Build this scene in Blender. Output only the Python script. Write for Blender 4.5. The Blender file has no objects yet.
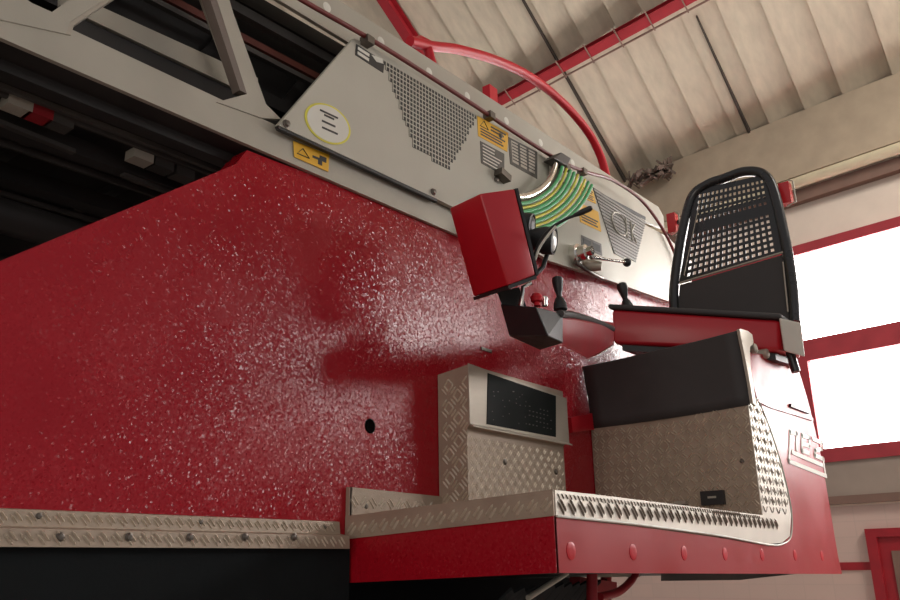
import bpy, bmesh, math, random
from mathutils import Vector, Matrix
random.seed(7)
S = bpy.context.scene
COL = S.collection
V = Vector

# ------------------------------------------------------------------ camera
FPX = 822.0
ax_x = V((680, 253, FPX)).normalized()
ax_y = V((-1100, 285, FPX)); ax_y = (ax_y - ax_x * ax_x.dot(ax_y)).normalized()
ax_z = ax_x.cross(ax_y)
if ax_z[1] > 0: ax_z = -ax_z
EYE = V((0, 0, 1.6))
RIGHT = V((ax_x[0], ax_y[0], ax_z[0])); DOWN = V((ax_x[1], ax_y[1], ax_z[1])); FWD = V((ax_x[2], ax_y[2], ax_z[2]))
cam = bpy.data.cameras.new('camera'); camo = bpy.data.objects.new('camera', cam); COL.objects.link(camo)
cam.sensor_width = 36.0; cam.lens = 36.0 * FPX / 900.0; cam.clip_start = 0.02
m = Matrix((( RIGHT.x, -DOWN.x, -FWD.x, EYE.x), (RIGHT.y, -DOWN.y, -FWD.y, EYE.y), (RIGHT.z, -DOWN.z, -FWD.z, EYE.z), (0, 0, 0, 1)))
camo.matrix_world = m
S.camera = camo

# ------------------------------------------------------------------ light and exposure
S.view_settings.view_transform = 'Standard'; S.view_settings.look = 'None'
S.view_settings.gamma = 1.0; S.view_settings.use_curve_mapping = False
S.view_settings.exposure = 0.25
w = bpy.data.worlds.new('hall_daylight'); S.world = w; w.use_nodes = True
bg = w.node_tree.nodes['Background']; bg.inputs[0].default_value = (0.97, 0.95, 0.96, 1); bg.inputs[1].default_value = 0.30

TH = math.radians(8)                       # the truck is parked slightly askew in the hall
WD = V((math.sin(TH), math.cos(TH), 0)); WN = V((math.cos(TH), -math.sin(TH), 0))
WP = V((9.177, 1.949, 0))                  # a point of the window wall
def wallp(a, z, off=0): return WP + WD * a + V((0, 0, z)) - WN * off     # off: towards the room
def area(name, loc, aim, sx, sy, power, col, spread=180):
    l = bpy.data.lights.new(name, 'AREA'); l.shape = 'RECTANGLE'; l.size = sx; l.size_y = sy; l.energy = power; l.color = col
    l.spread = math.radians(spread)
    o = bpy.data.objects.new(name, l); COL.objects.link(o); o.location = loc
    o.rotation_euler = (aim - loc).to_track_quat('-Z', 'Y').to_euler(); return o
# unseen fill lamp added under the roof to brighten the wall; daylight through the open doors behind the camera; the far windows glow by themselves
wf = area('wall_fill_lamp', V((5.6, -3.2, 8.0)), wallp(-.5, 4.6), 2.0, 3.0, 250, (1.0, 0.95, 0.88), 110)
dl = area('doorway_daylight', V((-6.0, -1.5, 3.2)), V((3, 2.2, 2.6)), 5.0, 4.0, 95, (1.0, 0.88, 0.76))

# ------------------------------------------------------------------ measuring
def ray(u, v): return RIGHT * ((u - 450) / FPX) + DOWN * ((v - 300) / FPX) + FWD
def on(axis, val, u, v):
    d = ray(u, v); i = 'xyz'.index(axis); return EYE + d * ((val - EYE[i]) / d[i])
def dep(u, v, d): return EYE + ray(u, v) * d

# ------------------------------------------------------------------ materials
MATS = {}
def mat(name, col, rough=0.5, metal=0.0, bump=0.0, bscale=60, var=0.0, vscale=6, emit=0, spec=0.5, coat=0, detail=3, streak=None):
    if name in MATS: return MATS[name]
    M = bpy.data.materials.new(name); M.use_nodes = True; nt = M.node_tree; N = nt.nodes; L = nt.links
    b = N['Principled BSDF']; b.inputs['Base Color'].default_value = (*col, 1); b.inputs['Roughness'].default_value = rough
    b.inputs['Metallic'].default_value = metal; b.inputs['Specular IOR Level'].default_value = spec
    b.inputs['Coat Weight'].default_value = coat; b.inputs['Coat Roughness'].default_value = 0.15
    tc = N.new('ShaderNodeTexCoord')
    src = tc.outputs['Object']
    if streak:
        mp = N.new('ShaderNodeMapping'); mp.inputs['Scale'].default_value = streak; L.new(src, mp.inputs[0]); src = mp.outputs[0]
    if var:
        nz = N.new('ShaderNodeTexNoise'); nz.inputs['Scale'].default_value = vscale; nz.inputs['Detail'].default_value = 5
        L.new(src, nz.inputs['Vector'])
        mr = N.new('ShaderNodeMapRange'); mr.inputs['From Min'].default_value = .3; mr.inputs['From Max'].default_value = .7
        mr.inputs['To Min'].default_value = 1 - var; mr.inputs['To Max'].default_value = 1 + var; L.new(nz.outputs[0], mr.inputs[0])
        mx = N.new('ShaderNodeMix'); mx.data_type = 'RGBA'; mx.blend_type = 'MULTIPLY'; mx.inputs[0].default_value = 1
        mx.inputs[6].default_value = (*col, 1); L.new(mr.outputs[0], mx.inputs[7]); L.new(mx.outputs[2], b.inputs['Base Color'])
        m2 = N.new('ShaderNodeMapRange'); m2.inputs['From Min'].default_value = .3; m2.inputs['From Max'].default_value = .7
        m2.inputs['To Min'].default_value = max(.05, rough - .08); m2.inputs['To Max'].default_value = min(1, rough + .08)
        L.new(nz.outputs[0], m2.inputs[0]); L.new(m2.outputs[0], b.inputs['Roughness'])
    if bump:
        n2 = N.new('ShaderNodeTexNoise'); n2.inputs['Scale'].default_value = bscale; n2.inputs['Detail'].default_value = detail
        L.new(tc.outputs['Object'], n2.inputs['Vector'])
        bp = N.new('ShaderNodeBump'); bp.inputs['Strength'].default_value = bump; bp.inputs['Distance'].default_value = 0.01
        L.new(n2.outputs[0], bp.inputs['Height']); L.new(bp.outputs[0], b.inputs['Normal'])
    if emit:
        b.inputs['Emission Color'].default_value = (*col, 1); b.inputs['Emission Strength'].default_value = emit
    MATS[name] = M; return M
RED_TEX = mat('textured red paint', (0.36, 0.005, 0.014), 0.25, var=.05, vscale=4, spec=0.3)
def glitter(M, scale, tilt):
    # hammered paint: every small grain has its own slope
    nt = M.node_tree; N = nt.nodes; L = nt.links; b = N['Principled BSDF']
    tc = N.new('ShaderNodeTexCoord'); vo = N.new('ShaderNodeTexVoronoi'); vo.inputs['Scale'].default_value = scale
    L.new(tc.outputs['Object'], vo.inputs['Vector'])
    sub = N.new('ShaderNodeVectorMath'); sub.operation = 'SUBTRACT'; sub.inputs[1].default_value = (.5, .5, .5); L.new(vo.outputs['Color'], sub.inputs[0])
    ln = N.new('ShaderNodeVectorMath'); ln.operation = 'LENGTH'; L.new(sub.outputs[0], ln.inputs[0])
    pw = N.new('ShaderNodeMath'); pw.operation = 'POWER'; L.new(ln.outputs['Value'], pw.inputs[0]); pw.inputs[1].default_value = 2.0
    k = N.new('ShaderNodeMath'); k.operation = 'MULTIPLY'; L.new(pw.outputs[0], k.inputs[0]); k.inputs[1].default_value = tilt
    sc = N.new('ShaderNodeVectorMath'); sc.operation = 'SCALE'; L.new(sub.outputs[0], sc.inputs[0]); L.new(k.outputs[0], sc.inputs['Scale'])
    ge = N.new('ShaderNodeNewGeometry'); ad = N.new('ShaderNodeVectorMath'); ad.operation = 'ADD'; L.new(ge.outputs['Normal'], ad.inputs[0]); L.new(sc.outputs[0], ad.inputs[1])
    no = N.new('ShaderNodeVectorMath'); no.operation = 'NORMALIZE'; L.new(ad.outputs[0], no.inputs[0]); L.new(no.outputs[0], b.inputs['Normal'])
glitter(RED_TEX, 185, 0.62)
RED = mat('smooth red paint', (0.48, 0.010, 0.020), 0.36, var=.06, vscale=5, coat=.15, bump=.03, bscale=30)
REDS = mat('dull red outer skin', (0.42, 0.014, 0.024), 0.40, var=.04, vscale=5, spec=.5)
RED_STEEL = mat('red painted steel', (0.32, 0.010, 0.018), 0.55, var=.12, vscale=8)
FRAME_RED = mat('glare dulled red window paint', (0.36, 0.035, 0.045), 0.6, var=.1)  # red dulled in the colour to stand for glare around the windows
RED_BRIGHT = mat('bright red tube paint', (0.58, 0.010, 0.022), 0.45, var=.05, spec=.35)
GREY = mat('grey ladder paint', (0.43, 0.40, 0.335), 0.42, metal=0.15, var=.06, vscale=5, bump=.04, bscale=200)
GREY_L = mat('pale grey cover paint', (0.50, 0.475, 0.40), 0.45, metal=0.1, var=.05, vscale=4, bump=.04, bscale=220)
LIPM = mat('tread plate with painted glare', (0.78, 0.73, 0.65), 0.5, metal=0.55, var=.04, vscale=12)  # same tread plate, paler to carry the window glare on the front lip
BARM = mat('tread bars with painted highlights', (0.66, 0.57, 0.46), 0.34, metal=0.6, var=.05)  # paler colour paints highlights onto the raised bars
LIPBAR = mat('tread bars with painted dark reflections', (0.30, 0.265, 0.23), 0.3, metal=0.9, var=.05)  # dark colour stands for the dim surroundings mirrored in the lip bars
TREAD = mat('aluminium tread plate', (0.40, 0.315, 0.24), 0.5, metal=0.3, var=.10, vscale=12, bump=.04, bscale=150)
ALU = mat('satin aluminium', (0.46, 0.41, 0.34), 0.5, metal=0.5, var=.05, vscale=10, streak=(1, 1, 14))
CHROME = mat('chrome', (0.80, 0.78, 0.74), 0.14, metal=1.0, var=.03)
STEEL_D = mat('dark bolt steel', (0.16, 0.14, 0.12), 0.4, metal=0.8, var=.1)
BLACK = mat('black plastic', (0.018, 0.018, 0.019), 0.45, var=.1, bump=.1, bscale=250)
RUBBER = mat('black rubber sheet', (0.052, 0.047, 0.047), 0.7, var=.12, vscale=14, bump=.1, bscale=300)
BLK_METAL = mat('black painted steel', (0.022, 0.021, 0.022), 0.32, var=.1, coat=.2)
BLK_BODY = mat('black body panel', (0.010, 0.012, 0.013), 0.9, var=.2, vscale=9, bump=.08, bscale=120, spec=.15)
DARK = mat('dark steel with painted shade', (0.028, 0.025, 0.024), 0.6, metal=.2, var=.3, vscale=6)  # dark colour carries the lack of light inside the ladder and frame
DARKGREY = mat('dim grey steel', (0.085, 0.078, 0.072), 0.5, metal=.4, var=.2, vscale=8)
HOLE = mat('open hole black', (0.004, 0.003, 0.003), 0.9, var=.1, spec=.02)
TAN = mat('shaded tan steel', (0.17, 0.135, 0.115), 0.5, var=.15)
RUST = mat('brown red primer', (0.15, 0.035, 0.022), 0.5, var=.25, vscale=10)
HOSE_RED = mat('dark red hose', (0.17, 0.022, 0.02), 0.45, var=.15, vscale=12)
GLASS_D = mat('dark display glass', (0.008, 0.011, 0.010), 0.5, var=.2, spec=.08)
YELLOW = mat('yellow label', (0.78, 0.43, 0.02), 0.45, var=.05)
WHITE = mat('white label', (0.72, 0.70, 0.62), 0.45, var=.05)
INK = mat('label ink', (0.03, 0.028, 0.026), 0.5, var=.1)
PLATE_D = mat('dark etched name plate', (0.10, 0.095, 0.085), 0.4, metal=.4, var=.2, vscale=40)
MIDGREY = mat('mid grey slats', (0.22, 0.21, 0.19), 0.45, metal=.2, var=.1)
GREEN = mat('green hose', (0.09, 0.46, 0.18), 0.45, var=.15, vscale=20)
HYEL = mat('yellow hose', (0.72, 0.66, 0.08), 0.45, var=.12, vscale=20)
LENS = mat('clear lamp lens', (0.6, 0.6, 0.56), 0.1, var=.05, coat=.5)
REFL = mat('red reflector', (0.60, 0.015, 0.02), 0.2, var=.05, coat=.5)
BOARD = mat('weathered roof board', (0.53, 0.46, 0.35), 0.8, var=.10, vscale=3, bump=.15, bscale=25, streak=(1.2, 4, 2))
GAP = mat('roof gap shadow board', (0.05, 0.038, 0.03), 0.9, var=.2)
PLASTER = mat('beige plaster', (0.74, 0.62, 0.52), 0.85, var=.05, vscale=3, bump=.1, bscale=40)
BEAM = mat('concrete ring beam', (0.42, 0.335, 0.24), 0.85, var=.08, vscale=5, bump=.15, bscale=30)
BROWN = mat('brown ledge', (0.20, 0.12, 0.09), 0.7, var=.1)
CREAM = mat('cream pipe paint', (0.60, 0.52, 0.36), 0.5, var=.06)
DADO = mat('grey dado plaster', (0.34, 0.27, 0.22), 0.8, var=.08, vscale=3)
FLOORM = mat('hall floor concrete', (0.30, 0.25, 0.22), 0.7, var=.15, vscale=2, bump=.1, bscale=20)
PANE = mat('daylit window glass', (1.0, 0.985, 0.96), 0.3, var=.02, emit=13.0)
STUFFM = mat('torn roof felt', (0.13, 0.095, 0.075), 0.9, var=.3, vscale=15)
def tile_mat():
    M = bpy.data.materials.new('pink wall tiles'); M.use_nodes = True; nt = M.node_tree; N = nt.nodes; L = nt.links
    b = N['Principled BSDF']; b.inputs['Roughness'].default_value = 0.45
    tc = N.new('ShaderNodeTexCoord'); mp = N.new('ShaderNodeMapping'); mp.inputs['Rotation'].default_value = (math.pi/2, 0, math.pi/2 - TH)
    br = N.new('ShaderNodeTexBrick'); br.offset = 0; br.inputs['Scale'].default_value = 1; br.inputs['Brick Width'].default_value = .3; br.inputs['Row Height'].default_value = .15
    br.inputs['Mortar Size'].default_value = .006; br.inputs['Color1'].default_value = (.62, .45, .38, 1); br.inputs['Color2'].default_value = (.59, .435, .37, 1); br.inputs['Mortar'].default_value = (.57, .42, .355, 1)
    cb = N.new('ShaderNodeSeparateXYZ'); cm = N.new('ShaderNodeCombineXYZ')
    L.new(tc.outputs['Object'], cb.inputs[0]); L.new(cb.outputs['Y'], cm.inputs['X']); L.new(cb.outputs['Z'], cm.inputs['Y']); L.new(cm.outputs[0], br.inputs['Vector'])
    L.new(br.outputs[0], b.inputs['Base Color']); return M
TILE = tile_mat()

# ------------------------------------------------------------------ mesh helpers
def nb(): return bmesh.new()
def obj(name, bm, material, parent=None, smooth=None, loc=None):
    bmesh.ops.recalc_face_normals(bm, faces=bm.faces)
    me = bpy.data.meshes.new(name); bm.to_mesh(me); bm.free()
    mats = material if isinstance(material, (list, tuple)) else [material]
    for k in mats: me.materials.append(k)
    if smooth is not None:
        for p in me.polygons: p.use_smooth = True
        try: me.set_sharp_from_angle(angle=math.radians(smooth))
        except Exception: pass
    o = bpy.data.objects.new(name, me); COL.objects.link(o)
    if parent is not None:
        o.parent = parent; p = parent; off = V((0, 0, 0))
        while p is not None: off += p.location; p = p.parent
        o.location = -off
    return o
def tag(o, label, cat, group=None):
    o['label'] = label; o['category'] = cat
    if group: o['group'] = group
    return o
def thing(name, label, cat, loc=(0, 0, 0), group=None):
    o = bpy.data.objects.new(name, None); COL.objects.link(o); o.location = loc; o.empty_display_size = .05
    return tag(o, label, cat, group)
def struct(name, bm, material, parent=None, smooth=None):
    o = obj(name, bm, material, parent, smooth)
    if parent is None: o['kind'] = 'structure'
    return o
def bevel(bm, w, seg=2, ang=30):
    es = [e for e in bm.edges if len(e.link_faces) == 2 and e.calc_face_angle(0) > math.radians(ang)]
    if es: bmesh.ops.bevel(bm, geom=es, offset=w, segments=seg, profile=.5, affect='EDGES', clamp_overlap=True)
def prism(bm, poly, d, mi=0):
    """polygon of 3d points extruded by the vector d"""
    d = V(d); a = [bm.verts.new(p) for p in poly]; b = [bm.verts.new(V(p) + d) for p in poly]; n = len(poly); fs = []
    fs.append(bm.faces.new(a)); fs.append(bm.faces.new(b[::-1]))
    for i in range(n): fs.append(bm.faces.new([a[i], b[i], b[(i + 1) % n], a[(i + 1) % n]]))
    for f in fs: f.material_index = mi
def box(bm, c, s, rz=0, mi=0, M=None):
    r = Matrix.Rotation(rz, 3, 'Z') if M is None else M
    vs = []
    for x in (-.5, .5):
        for y in (-.5, .5):
            for z in (-.5, .5): vs.append(bm.verts.new(V(c) + r @ V((x * s[0], y * s[1], z * s[2]))))
    for q in ((0, 1, 3, 2), (4, 6, 7, 5), (0, 4, 5, 1), (2, 3, 7, 6), (0, 2, 6, 4), (1, 5, 7, 3)):
        f = bm.faces.new([vs[i] for i in q]); f.material_index = mi
def bar(bm, a, b, w, h, up=V((0, 0, 1)), mi=0):
    """rectangular bar from a to b; h along up, w across"""
    a = V(a); b = V(b); t = (b - a).normalized(); s = t.cross(V(up)).normalized(); u = s.cross(t)
    poly = [a + s * (i * w / 2) + u * (j * h / 2) for i, j in ((-1, -1), (1, -1), (1, 1), (-1, 1))]
    prism(bm, poly, b - a, mi)
def hull(bm, pts):
    vs = [bm.verts.new(p) for p in pts]
    r = bmesh.ops.convex_hull(bm, input=vs)
    junk = [g for g in r['geom_interior'] if isinstance(g, bmesh.types.BMVert)]
    if junk: bmesh.ops.delete(bm, geom=junk, context='VERTS')
    bmesh.ops.dissolve_limit(bm, angle_limit=math.radians(1), verts=bm.verts, edges=bm.edges)
def catmull(P, k=8):
    P = [V(p) for p in P]; Q = [P[0] * 2 - P[1]] + P + [P[-1] * 2 - P[-2]]; out = []
    for i in range(1, len(Q) - 2):
        p0, p1, p2, p3 = Q[i - 1:i + 3]
        for j in range(k):
            t = j / k
            out.append(.5 * ((2 * p1) + (p2 - p0) * t + (2 * p0 - 5 * p1 + 4 * p2 - p3) * t * t + (3 * p1 - p0 - 3 * p2 + p3) * t ** 3))
    out.append(P[-1]); return out
def tube(bm, pts, r, n=12, mi=0, closed=False):
    pts = [V(p) for p in pts]; N = len(pts); rs = r if isinstance(r, (list, tuple)) else [r] * N
    t0 = (pts[1] - pts[0]).normalized(); ref = V((0, 0, 1)) if abs(t0.z) < .9 else V((1, 0, 0))
    nrm = t0.cross(ref).normalized(); rings = []
    for i in range(N):
        if closed: t = (pts[(i + 1) % N] - pts[i - 1]).normalized()
        else: t = (pts[min(i + 1, N - 1)] - pts[max(i - 1, 0)]).normalized()
        nrm = (nrm - t * nrm.dot(t)).normalized(); bn = t.cross(nrm)
        rings.append([bm.verts.new(pts[i] + (nrm * math.cos(2 * math.pi * k / n) + bn * math.sin(2 * math.pi * k / n)) * rs[i]) for k in range(n)])
    for i in range(N if closed else N - 1):
        A = rings[i]; B = rings[(i + 1) % N]
        for k in range(n):
            f = bm.faces.new([A[k], A[(k + 1) % n], B[(k + 1) % n], B[k]]); f.material_index = mi
    if not closed:
        for q in (rings[0][::-1], rings[-1]):
            f = bm.faces.new(q); f.material_index = mi
def lathe(bm, c, axis, prof, n=20, mi=0):
    """profile [(r, h)...] turned around axis through c"""
    c = V(c); a = V(axis).normalized(); ref = V((0, 0, 1)) if abs(a.z) < .9 else V((1, 0, 0)); u = a.cross(ref).normalized(); v = a.cross(u); rings = []
    for r, h in prof:
        r = max(r, 1e-4)
        rings.append([bm.verts.new(c + a * h + (u * math.cos(2 * math.pi * k / n) + v * math.sin(2 * math.pi * k / n)) * r) for k in range(n)])
    for A, B in zip(rings, rings[1:]):
        for k in range(n):
            f = bm.faces.new([A[k], A[(k + 1) % n], B[(k + 1) % n], B[k]]); f.material_index = mi
    for q in (rings[0][::-1], rings[-1]):
        f = bm.faces.new(q); f.material_index = mi
def inside(p, poly):
    x, y = p; r = False; n = len(poly)
    for i in range(n):
        x1, y1 = poly[i]; x2, y2 = poly[(i + 1) % n]
        if (y1 > y) != (y2 > y) and x < (x2 - x1) * (y - y1) / (y2 - y1) + x1: r = not r
    return r
def tread(bm, O, U, Vv, Nn, poly, cell=.04, h=.0028, bars=2, mode='check', wd=.095, sp=.34):
    """raised five-bar pattern on the plane O + a*U + b*Vv, inside the polygon given in (a, b)"""
    O = V(O); U = V(U).normalized(); Vv = V(Vv).normalized(); Nn = V(Nn).normalized()
    a0 = min(p[0] for p in poly); a1 = max(p[0] for p in poly); b0 = min(p[1] for p in poly); b1 = max(p[1] for p in poly)
    for i in range(int((a1 - a0) / cell) + 2):
        for j in range(int((b1 - b0) / cell) + 2):
            ang = math.radians(48 if ((i + j) % 2 if mode == 'check' else j % 2) else -48)
            for k in range(bars):
                s = (k - (bars - 1) / 2) * cell * sp
                ca = a0 + (i + .5) * cell - math.sin(ang) * s; cb = b0 + (j + .5) * cell + math.cos(ang) * s
                l = cell * .46; wdt = cell * wd
                dx, dy = math.cos(ang), math.sin(ang)
                if not all(inside((ca + dx * l * e * .9, cb + dy * l * e * .9), poly) for e in (-1, 1)): continue
                P = lambda x, y, z: O + U * (ca + dx * x - dy * y) + Vv * (cb + dy * x + dx * y) + Nn * z
                base = [bm.verts.new(P(x, y, 0)) for x, y in ((-l, 0), (-l * .6, -wdt), (l * .6, -wdt), (l, 0), (l * .6, wdt), (-l * .6, wdt))]
                t = [bm.verts.new(P(x, 0, h)) for x in (-l * .6, l * .6)]
                for q in ((base[0], base[1], t[0]), (base[1], base[2], t[1], t[0]), (base[2], base[3], t[1]), (base[3], base[4], t[1]), (base[4], base[5], t[0], t[1]), (base[5], base[0], t[0])):
                    bm.faces.new(q).material_index = 1
def bolt(parent, p, n, r=.009, h=.006, material=None, name='bolt'):
    bm = nb(); lathe(bm, p, n, [(r * 1.25, 0), (r * 1.25, h * .25), (r, h * .35), (r * .8, h * .9), (r * .3, h)], 12)
    return obj(name, bm, material or STEEL_D, parent, 40)

# ================================================================== SETTING
AMIN, AMAX = -8.0, 9.0
bm = nb(); prism(bm, [V((-9, -9, -.1)), V((13, -9, -.1)), V((13, 12, -.1)), V((-9, 12, -.1))], (0, 0, .1)); struct('floor', bm, FLOORM)
UZ0, UZ1, LZ0, LZ1 = 3.86, 4.835, 2.685, 3.63
wins = [(-7.6, -5.75), (-5.55, -3.7), (-3.5, -1.65), (-1.45, .36), (.55, 2.3), (2.5, 4.2)]   # (a0, a1) of each bay
bm = nb()
def wq(a0, a1, z0, z1, t0=0, t1=-.3):
    prism(bm, [wallp(a0, z0, t0), wallp(a1, z0, t0), wallp(a1, z1, t0), wallp(a0, z1, t0)], wallp(0, 0, t1) - wallp(0, 0, t0))
wq(AMIN, AMAX, UZ1 + .1, 6.46); wq(AMIN, AMAX, 2.1, 2.55)
wq(wins[-1][1] + .1, AMAX, 2.55, UZ1 + .1); wq(AMIN, wins[0][0] - .1, 2.55, UZ1 + .1)
wq(wins[0][0] - .1, wins[1][1] + .1, 2.55, LZ1 + .05); struct('wall_front', bm, PLASTER)
bm = nb(); wq(AMIN, AMAX, 2.2, 2.55, .03, 0); struct('trim_1', bm, DADO)
bm = nb(); wq(AMIN, AMAX, 2.12, 2.2, .06, 0); struct('trim_2', bm, BROWN)
bm = nb(); wq(AMIN, AMAX, 0, 2.1); struct('wall_tiles', bm, TILE)
bm = nb(); wq(AMIN, -.34, 1.485, 1.56, .015, 0); wq(.05, AMAX, 1.485, 1.56, .015, 0); struct('trim_3', bm, RED_STEEL)
bm = nb(); wq(AMIN, AMAX, 5.70, 6.46, .16, 0); struct('trim_4', bm, BEAM)
bm = nb(); wq(AMIN, AMAX, 5.42, 5.56, .10, 0); struct('trim_5', bm, BROWN)
for n_, (a0, a1) in enumerate(wins):
    wr = bpy.data.objects.new('window_%d' % (n_ + 1), None); COL.objects.link(wr); wr.location = wallp((a0 + a1) / 2, LZ0, 0); wr['kind'] = 'structure'
    bm = nb(); wq(a0 - .1, a1 + .1, UZ1, UZ1 + .11, .04, -.12); wq(a0 - .1, a1 + .1, LZ1, UZ0, .04, -.12); wq(a0 - .1, a1 + .1, LZ0 - .14, LZ0, .05, -.12)
    wq(a1, a1 + .1, LZ0, LZ1, .04, -.12); wq(a0 - .1, a0, LZ0, LZ1, .04, -.12)
    wq(a1 + .04, a1 + .1, UZ0, UZ1, .03, -.12); wq(a0 - .1, a0 - .04, UZ0, UZ1, .03, -.12)
    obj('window_frame', bm, FRAME_RED, wr)
    for z0, z1, e in (((UZ0, UZ1, .04), (LZ0, LZ1, 0)) if n_ > 1 else ((UZ0, UZ1, .04),)):
        bm = nb(); wq(a0 - e, a1 + e, z0, z1, -.05, -.06); obj('pane', bm, PANE, wr)
# red door with dark panel under the windows
dr = bpy.data.objects.new('door_1', None); COL.objects.link(dr); dr.location = wallp(-.6, 0, 0); dr['kind'] = 'structure'
bm = nb(); wq(-1.3, -.04 + .09, 1.79, 1.87, .06, 0); wq(-.05, .05, 0, 1.79, .06, 0); wq(-1.3, -1.2, 0, 1.79, .06, 0); obj('door_frame', bm, RED_STEEL, dr)
bm = nb(); wq(-1.2, -.05, 0, 1.79, .03, 0); obj('door_leaf', bm, RED_STEEL, dr)
bm = nb(); wq(-1.1, -.16, .3, 1.66, .045, .03); obj('door_panel', bm, BROWN, dr)
# roof: boards that overlap like scales, each a wedge
SL = math.radians(32); RD = V((-1, 0, math.tan(SL))).normalized()
EAVE = wallp(-.5, 6.428, 0); RN = WD.cross(RD).normalized()
if RN.z > 0: RN = -RN                                # towards the room
def roofp(a, b, off=0): return EAVE + WD * a + RD * b + RN * off
bm = nb(); a = AMIN; random.seed(3); edges = []
gaps = (-1.02, 1.09, 2.86)
k = 0
steps = [-.52, 0, .42, .84, 1.25, 1.62, 1.98, 2.42, 2.78, 3.2, 3.56, 3.98, 4.4]
lst = []
x = -.52
while x > AMIN: x -= .43; lst.append(x)
lst = lst[::-1] + steps
x = 4.4
while x < AMAX: x += .42; lst.append(x)
for a0, a1 in zip(lst, lst[1:]):
    t0 = .055 + random.uniform(-.01, .015); t1 = .008
    gap = [g for g in gaps if a0 < g < a1]
    prism(bm, [roofp(a0, -.15, t1), roofp(a1, -.15, t0), roofp(a1, -.15, -.04), roofp(a0, -.15, -.04)], RD * 11.5)
struct('ceiling', bm, BOARD)
bm = nb()
for g, b0, b1 in ((-1.02, -.1, 5), (1.09, .05, 1.75), (2.86, .02, 3.6)):
    prism(bm, [roofp(g - .012, b0, .075), roofp(g + .022, b0, .075), roofp(g + .008, b1, .075), roofp(g + .002, b1, .075)], RN * -.05)
struct('trim_6', bm, GAP)
def ibar(name, p, q, hgt, wid):
    t = (q - p).normalized(); s = t.cross(RN).normalized(); bm = nb()
    bar(bm, p + RN * hgt, q + RN * hgt, wid, .012, RN); bar(bm, p + RN * (hgt / 2), q + RN * (hgt / 2), .012, hgt, RN); bar(bm, p, q, wid, .012, RN)
    return bm
bm = ibar('p', roofp(AMIN, 2.02, .09), roofp(AMAX, 2.02, .09), .12, .12); struct('trim_7', bm, RED_STEEL)
bm = ibar('p', roofp(AMIN, 6.3, .09), roofp(AMAX, 6.3, .09), .12, .12); struct('trim_8', bm, RED_STEEL)
bm = ibar('r', roofp(4.47, 2.02, .10), roofp(4.47, 10, .10), .14, .14); struct('trim_9', bm, RED_STEEL)
# thin conduit strapped below the purlin
cond = nb(); tube(cond, [roofp(AMIN, 1.90, .20), roofp(AMAX, 1.90, .20)], .012, 8)
for i in range(30): bar(cond, roofp(-1 + i * .42, 1.88, .21), roofp(-1 + i * .42, 2.15, .24), .012, .012, WD)
tag(obj('electric_conduit', cond, BROWN, None, 40), 'thin brown conduit strapped along the red roof purlin', 'conduit')
pipe = nb(); tube(pipe, [wallp(AMIN, 5.62, .16), wallp(AMAX, 5.62, .16)], .062, 16)
tag(obj('wall_pipe', pipe, CREAM, None, 40), 'long cream pipe running along the wall under the concrete beam', 'pipe')
# torn felt hanging at the eave
bm = nb(); random.seed(11)
for i in range(26):
    c = wallp(1.55 + random.random() * .6, 6.28 + random.uniform(-.05, .07), .30 + random.random() * .10)
    M = Matrix.Rotation(random.uniform(0, 3), 3, 'X') @ Matrix.Rotation(random.uniform(0, 3), 3, 'Z')
    box(bm, c, (random.uniform(.03, .1), random.uniform(.1, .3), random.uniform(.008, .03)), M=M)
nest = obj('torn_roof_felt', bm, STUFFM); tag(nest, 'dark clump of torn roofing felt hanging at the eave', 'debris'); nest['kind'] = 'stuff'

# ================================================================== RED TURNTABLE FRAME
YP = 1.808
P = lambda u, v: on('y', YP, u, v)
fr = thing('turntable_frame', 'big textured red side plate of the turntable under the grey ladder', 'turntable', (2.2, YP, 1.6))
poly = [V((-.02, YP, 1.66)), V((4.5, YP, 1.66)), V((4.5, YP, 3.02)), P(665, 300), P(600, 277), P(520, 250), P(450, 224), P(380, 200), P(280, 163), P(247, 150), P(236, 164), P(0, 262)]
bm = nb(); prism(bm, poly, (0, .012, 0)); obj('side_plate', bm, RED_TEX, fr)
bm = nb(); a = P(236, 164); b = P(247, 150); e = poly[0] + V((0, 0, .01))
prism(bm, [e, a, b, b + V((.012, 0, 0)), a + V((.012, 0, -.006)), e + V((.006, 0, -.012))], (0, .07, 0))
for v_ in bm.verts: v_.co.y += .012
obj('edge_flange', bm, RED_TEX, fr)
# far side plate of the frame, coloured dark for the shade inside instead of red
bm = nb(); prism(bm, [V((-.9, YP + 1.3, .5)), V((4.5, YP + 1.3, .5)), V((4.5, YP + 1.3, 2.95)), V((-.9, YP + 1.3, 2.95))], (0, .012, 0)); obj('far_side_plate', bm, DARK, fr)
bm = nb(); p = P(370, 426); lathe(bm, p + V((0, .002, 0)), (0, -1, 0), [(.024, 0), (.024, .003), (.019, .004), (.017, .0025), (.002, .0025)], 24); obj('hole_grommet', bm, HOLE, fr, 40)
bm = nb(); p = P(486, 350); box(bm, p, (.07, .008, .012)); bevel(bm, .002); obj('slot_plug', bm, STEEL_D, fr)
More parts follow.
